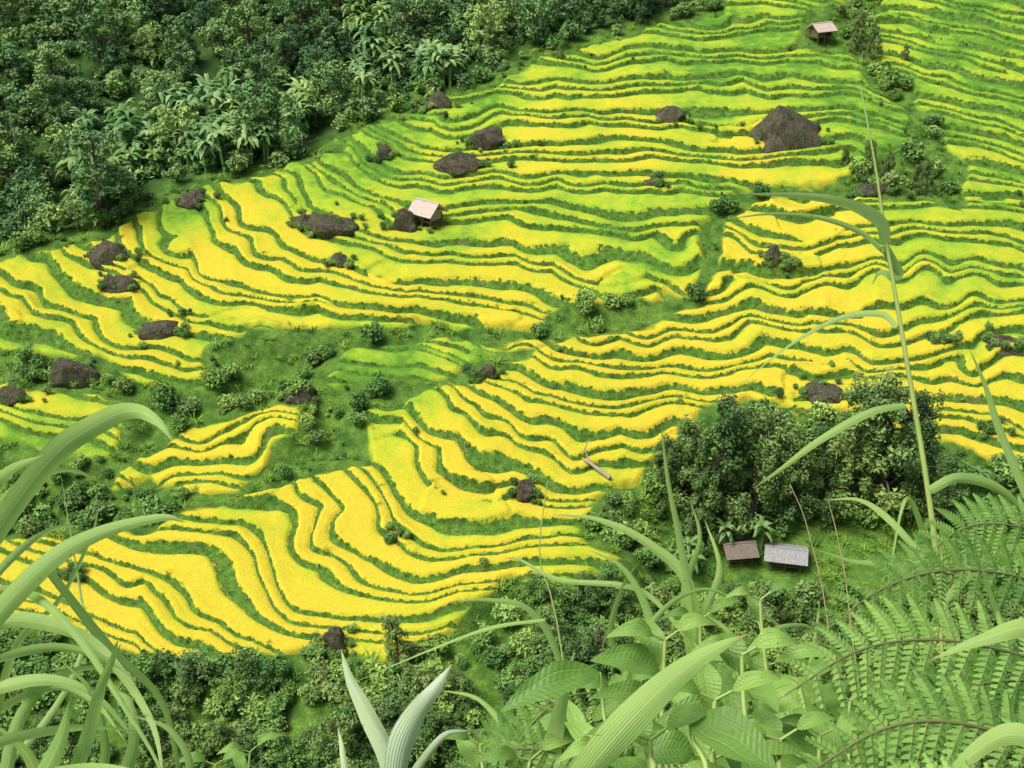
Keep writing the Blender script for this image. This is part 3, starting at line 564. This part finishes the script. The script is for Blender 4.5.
midl=[([(700,800),(692,620),(680,540),(668,480),(661,424)],2.0,9,.6),([(700,700),(690,590),(650,545),(600,520),(552,514)],2.0,12,.8),([(690,640),(640,590),(560,580),(520,560),(505,558)],2.1,6,.7),
([(590,800),(560,660),(530,610),(490,600),(450,602)],2.2,9,.6),([(700,720),(685,600),(700,540),(690,500)],2.0,9,.3),
([(545,620),(490,628),(430,650),(360,680)],2.0,4,.6),([(560,810),(600,755),(660,690),(705,655),(748,634)],1.1,36,.95),([(640,800),(660,700),(650,620),(625,570),(590,550)],2.1,12,.5),([(700,620),(720,570),(705,520)],2.0,9,.5),
([(640,700),(612,640),(622,590),(640,560)],2.2,8,.4),([(545,820),(550,760),(562,700),(575,650)],1.5,22,.9),([(770,800),(800,720),(815,640),(820,600)],2.1,8,.4),([(840,780),(820,700),(790,640),(760,610)],2.0,10,.6),
([(730,800),(742,700),(735,640),(700,610)],1.8,14,.5),([(520,800),(510,740),(480,700),(440,690)],1.9,9,.4),([(900,760),(880,700),(850,660),(815,640)],1.9,10,.6),([(600,850),(620,700),(655,620),(700,590),(740,600)],1.9,9,.8),([(720,850),(730,700),(760,640),(800,625),(830,640)],1.8,9,.7),
([(620,850),(600,760),(570,720),(520,700)],1.7,12,.6),([(650,850),(670,760),(640,700),(600,690)],1.6,11,.9),([(480,860),(500,780),(540,730),(590,720)],1.8,9,.5)]
for i,(L,dd,wp,tn) in enumerate(midl): ribbon(mb,S(L,dd,dd+0.1*((i%3)-1)),wp*dd/F*1.2,0.15+0.5*((i*53)%10)/10-0.2,30,tn,0)
for a,b in ((700,680),(590,790),(640,790),(560,800),(735,790),(690,620),(840,770),(900,760)): culm(mb,S([(a+3,960),(a,b)],2.0),0.004,0.002)
culm(mb,S([(600,960),(560,640),(540,560),(545,500),(548,480)],2.6),0.0025,0.001)
put("reed_grass",mb.mesh("reed_grass",GR,True),(0,0,0))
mb=MB()
for L,wp,tn in [([(400,860),(392,768),(368,715),(350,680),(341,650)],22,.4),([(395,870),(400,768),(415,720),(435,690),(452,664)],34,.8),([(330,860),(345,790),(342,750),(338,728)],9,.2),([(420,860),(405,800),(440,740),(470,730)],14,.5)]:
    ribbon(mb,S(L,1.3,1.35),wp*1.3/F*1.25,0.35,26,tn,2,0.22)
culm(mb,S([(402,960),(402,850)],1.3))
put("silver_leaf_plant",mb.mesh("silver_leaf_plant",GR,True),(0,0,0))
def broad_mat(name,c0,c1):
    s=NT(name); ac=s.math('ABSOLUTE',s.attr("ac")); al=s.attr("al"); P=s.pos()
    vn_=s.math('MINIMUM',ac,s.math('ABSOLUTE',s.math('SUBTRACT',ac,0.5))); vein=s.mr(vn_,0.02,0.06,1,0)
    cross=s.math('SINE',s.math('ADD',s.math('MULTIPLY',al,95),s.math('MULTIPLY',ac,9)))
    c=s.mix(s.attr("tint"),c0,c1); c=s.mix(s.mr(s.noise(P,25,3),0.3,0.7,0,0.35),c,(0.20,0.34,0.06)); c=s.mix(s.math('MULTIPLY',vein,0.4),c,(0.36,0.52,0.19))
    sp=s.mr(s.noise(P,70,2),0.68,0.75,0,0.6); c=s.mix(sp,c,(0.22,0.15,0.05))
    h=s.math('SUBTRACT',s.math('MULTIPLY',cross,0.2),s.math('MULTIPLY',vein,1.5))
    return s.bsdf(c,0.42,0.35,h,0.5,0.0018,spec=0.35)
M_broad=broad_mat("broad_leaf",(0.09,0.23,0.035),(0.35,0.56,0.12))
def leafp(mb,base,dr,L,W,tint,m=0,droop=0.5,nup=None,n=12,r=rng):
    dr=unit(dr); nup=np.array([0,-0.35,0.93]) if nup is None else nup; sd_=unit(np.cross(dr,nup)); nn=np.cross(sd_,dr); t=np.linspace(0,1,n)
    c=base+np.outer(t*L,dr)-np.outer(droop*L*t**2,[0,0,1])+np.outer(0.1*L*np.sin(t*3.1),nn)
    wd=W*np.sin(math.pi*t**0.85)**0.85*(1-0.15*t)+0.0005; cols=[-1,-.5,0,.5,1]
    V=np.stack([c+sd_*(wd*a/2)[:,None]+nn*(wd*(abs(a)**1.3)*0.16+0.03*wd*math.sin(a*7)+wd*0.05*np.sin(t*14+a*3))[:,None] for a in cols],1).reshape(-1,3)
    f=[[i*5+j,i*5+j+1,(i+1)*5+j+1,(i+1)*5+j] for i in range(n-1) for j in range(4)]
    mb.add(V,f,m,tint,np.tile(cols,n),np.repeat(t,5))
def broad_plant(name,top,d,h_px,nodes,L,W,seed,lean=0):
    r=np.random.default_rng(seed); mb=MB(); P0=site(top[0],top[1],d); a=(top[0]+lean,top[1]+h_px); P1=site(a[0],a[1],d)
    root=np.array([P1[0],P1[1]+0.05,near_ground(P1[0],P1[1]+0.05)-0.03]); C=crs([root,P1,P0],30); mb.tube(C,np.linspace(0.006,0.0025,30),7,1)
    seg=P1-P0
    for i in range(nodes):
        t=i/nodes; b=P0+seg*t*0.9; an0=i*1.57+r.random()*0.5; s_=0.45+0.55*min(1,(i+0.6)/2.5)
        for k__ in range(2):
            an=an0+k__*math.pi; dr=np.array([math.cos(an),math.sin(an)*0.8,0.55-0.35*t+0.2*r.random()]); 
            pet=b+unit(dr)*0.02; mb.tube([b,pet],[0.0018,0.0015],5,1)
            leafp(mb,pet,dr,L*s_*(0.8+0.4*r.random()),W*s_*(0.85+0.3*r.random()),0.05+0.95*r.random()*(1-0.4*t),0,0.3+0.4*r.random(),r=r)
    put(name,mb.mesh(name,[M_broad,M_culm],True),(0,0,0))
for i,(a,b,d,hp,nd,L,W) in enumerate([(665,640,1.5,300,6,.12,.045),(742,655,1.4,260,7,.11,.045),(790,690,1.6,240,6,.11,.04),(715,700,1.2,200,6,.09,.036),(620,690,1.7,240,6,.12,.04),(760,600,1.8,300,8,.10,.03),(820,735,1.4,200,5,.10,.035),(700,620,1.9,260,7,.10,.03),(580,730,1.6,200,5,.12,.04),(850,700,1.8,200,5,.10,.035),(650,740,1.1,160,5,.085,.036),(480,745,1.8,160,4,.11,.036),(780,740,1.2,160,5,.08,.035),(730,740,1.7,160,5,.11,.045),(690,680,2.1,260,7,.10,.03),(530,760,1.5,120,4,.10,.036),(610,750,1.3,140,4,.09,.034),(760,700,2.2,200,6,.12,.04),(250,752,2.6,200,5,.12,.035),(215,765,2.4,200,4,.12,.035)]):
    broad_plant("broadleaf_plant",(a,b),d,hp,nd,L,W,300+i,(i%3-1)*15)
mb=MB()
for (a,b),(c_,e_),d,wd,tn in [((600,672),(500,702),1.5,.045,.1),((660,672),(590,652),1.5,.045,.3),((690,720),(780,765),1.1,.05,.3),((655,700),(590,690),1.4,.03,.2)]:
    p0=site(a,b,d); p1=site(c_,e_,d-.05); leafp(mb,p0,p1-p0,np.linalg.norm(p1-p0),wd,tn,0,0.12,n=16); culm(mb,[site(a+12,900,d),p0],0.004,0.002)
put("broadleaf_plant",mb.mesh("broadleaf_plant",[M_broad,M_culm],True),(0,0,0))
# ferns
s=NT("fern_leaf"); P=s.pos(); M_fern=s.bsdf(s.mix(s.attr("tint"),(0.05,0.16,0.022),(0.32,0.54,0.12)),0.55,0.3,spec=0.25)
s=NT("fern_stem"); M_fs=s.bsdf((0.15,0.16,0.06),0.5)
def fern(mb,P,Lp,d,seed,tb,np_=18,drop=0.3):
    r=np.random.default_rng(seed); C=crs(P,60); mb.tube(C,np.linspace(0.0022,0.0008,60),6,1); tot=len(C)
    up_=unit(np.array([r.normal()*0.2,-0.75,0.66]))
    for i in range(np_):
        t=0.02+0.96*(i+0.5)/np_; k__=int(t*(tot-1)); c=C[k__]; tg=unit(C[min(k__+1,tot-1)]-C[max(k__-1,0)]); sd_=unit(np.cross(tg,up_)); nn=np.cross(sd_,tg)
        if nn@up_<0: nn=-nn
        L=Lp*math.sin(math.pi*min(1,0.25+0.75*(1-t)))**0.6*(1-t)**0.35*(0.9+0.2*r.random())
        for sg in (-1,1):
            pd=unit(sd_*sg*0.94+tg*0.34+r.normal(size=3)*0.04); tn=tb+0.25*(r.random()-0.5)
            npn=max(6,int(L/0.0060)); tt=(np.arange(npn)+0.3)/npn; cc=c+np.outer(tt*L,pd)-np.outer(drop*L*tt**2,[0,0,1])
            ax=unit(pd-np.array([0,0,drop*0.8])*0.6); lat=unit(np.cross(ax,nn)); lens=(0.0120*min(1,L/0.08))*(1-tt**2.2)+0.0012; wds=0.0023
            for s2 in (-1,1):
                dr=unit(lat*s2+ax*0.35); e1=cc+dr*lens[:,None]; m1=cc+dr*(lens*0.35)[:,None]; m2=cc+dr*(lens*0.8)[:,None]; z=nn*0.0012
                V=np.stack([cc-ax*wds*1.1,m1-ax*wds*1.05-z,m2-ax*wds*0.75-z*2,e1+ax*0.001-z*3,m2+ax*wds*0.8-z*2,m1+ax*wds*1.05-z,cc+ax*wds*1.1],1)
                n=npn; V=V.reshape(-1,3); b_=np.arange(n)[:,None]*7
                f=np.concatenate([b_+[0,1,5,6],b_+[1,2,4,5],b_+[2,3,4,4]])
                mb.add(V,f,0,np.repeat(np.clip(tn+0.08*r.normal(size=n),0,1),7))
            mb.tube([c,cc[npn//2],cc[-1]],[0.0009,0.0006,0.0003],4,1)
for i,(L,d0,d1,lp,tb) in enumerate([([(1120,700),(1030,658),(940,640),(860,650),(785,695)],1.5,1.35,.095,.8),([(1110,620),(1030,580),(950,570),(880,590),(815,640)],1.9,1.7,.11,.3),([(1120,800),(1030,745),(950,722),(880,730),(805,775)],1.15,1.1,.08,.6),
    ([(1140,600),(1070,545),(1010,525),(960,530),(905,575)],2.1,2.0,.10,.5),([(1130,900),(1050,830),(970,800),(900,800),(840,835)],1.0,1.0,.06,.9),([(1120,740),(1060,690),(1010,680),(950,695),(900,740)],1.7,1.6,.10,.15),([(1130,780),(1060,720),(980,700),(900,715),(830,770)],1.9,1.8,.12,.35),
    ([(480,900),(500,800),(520,740),(560,700),(610,690)],1.7,1.8,.08,.5),([(470,880),(480,790),(500,740),(540,720)],1.9,1.9,.08,.3),([(920,900),(890,800),(860,740),(825,700),(770,680)],2.2,2.2,.12,.2),([(700,900),(640,800),(600,770),(540,750),(490,750)],1.5,1.5,.08,.4)]):
    mb=MB(); P_=S(L,d0,d1); g=P_[0]; root=np.array([g[0]+0.1,g[1]+0.15,near_ground(g[0]+0.1,g[1]+0.15)-0.05]); mb.tube(crs([root,(root+g)/2+[0.03,0,0.1],g],16),np.linspace(0.004,0.0022,16),6,1)
    fern(mb,P_,lp,d0,400+i,tb); put("fern",mb.mesh("fern",[M_fern,M_fs]),(0,0,0))
x,y=cand(500,-3,3,0.3,6); k_=(np.abs(x)>0.3)|(y>0.6); do_scatter("bank_grass",x[k_],y[k_],0.35,0.6,C_tuft,3)
print("done",time.time()-T0)
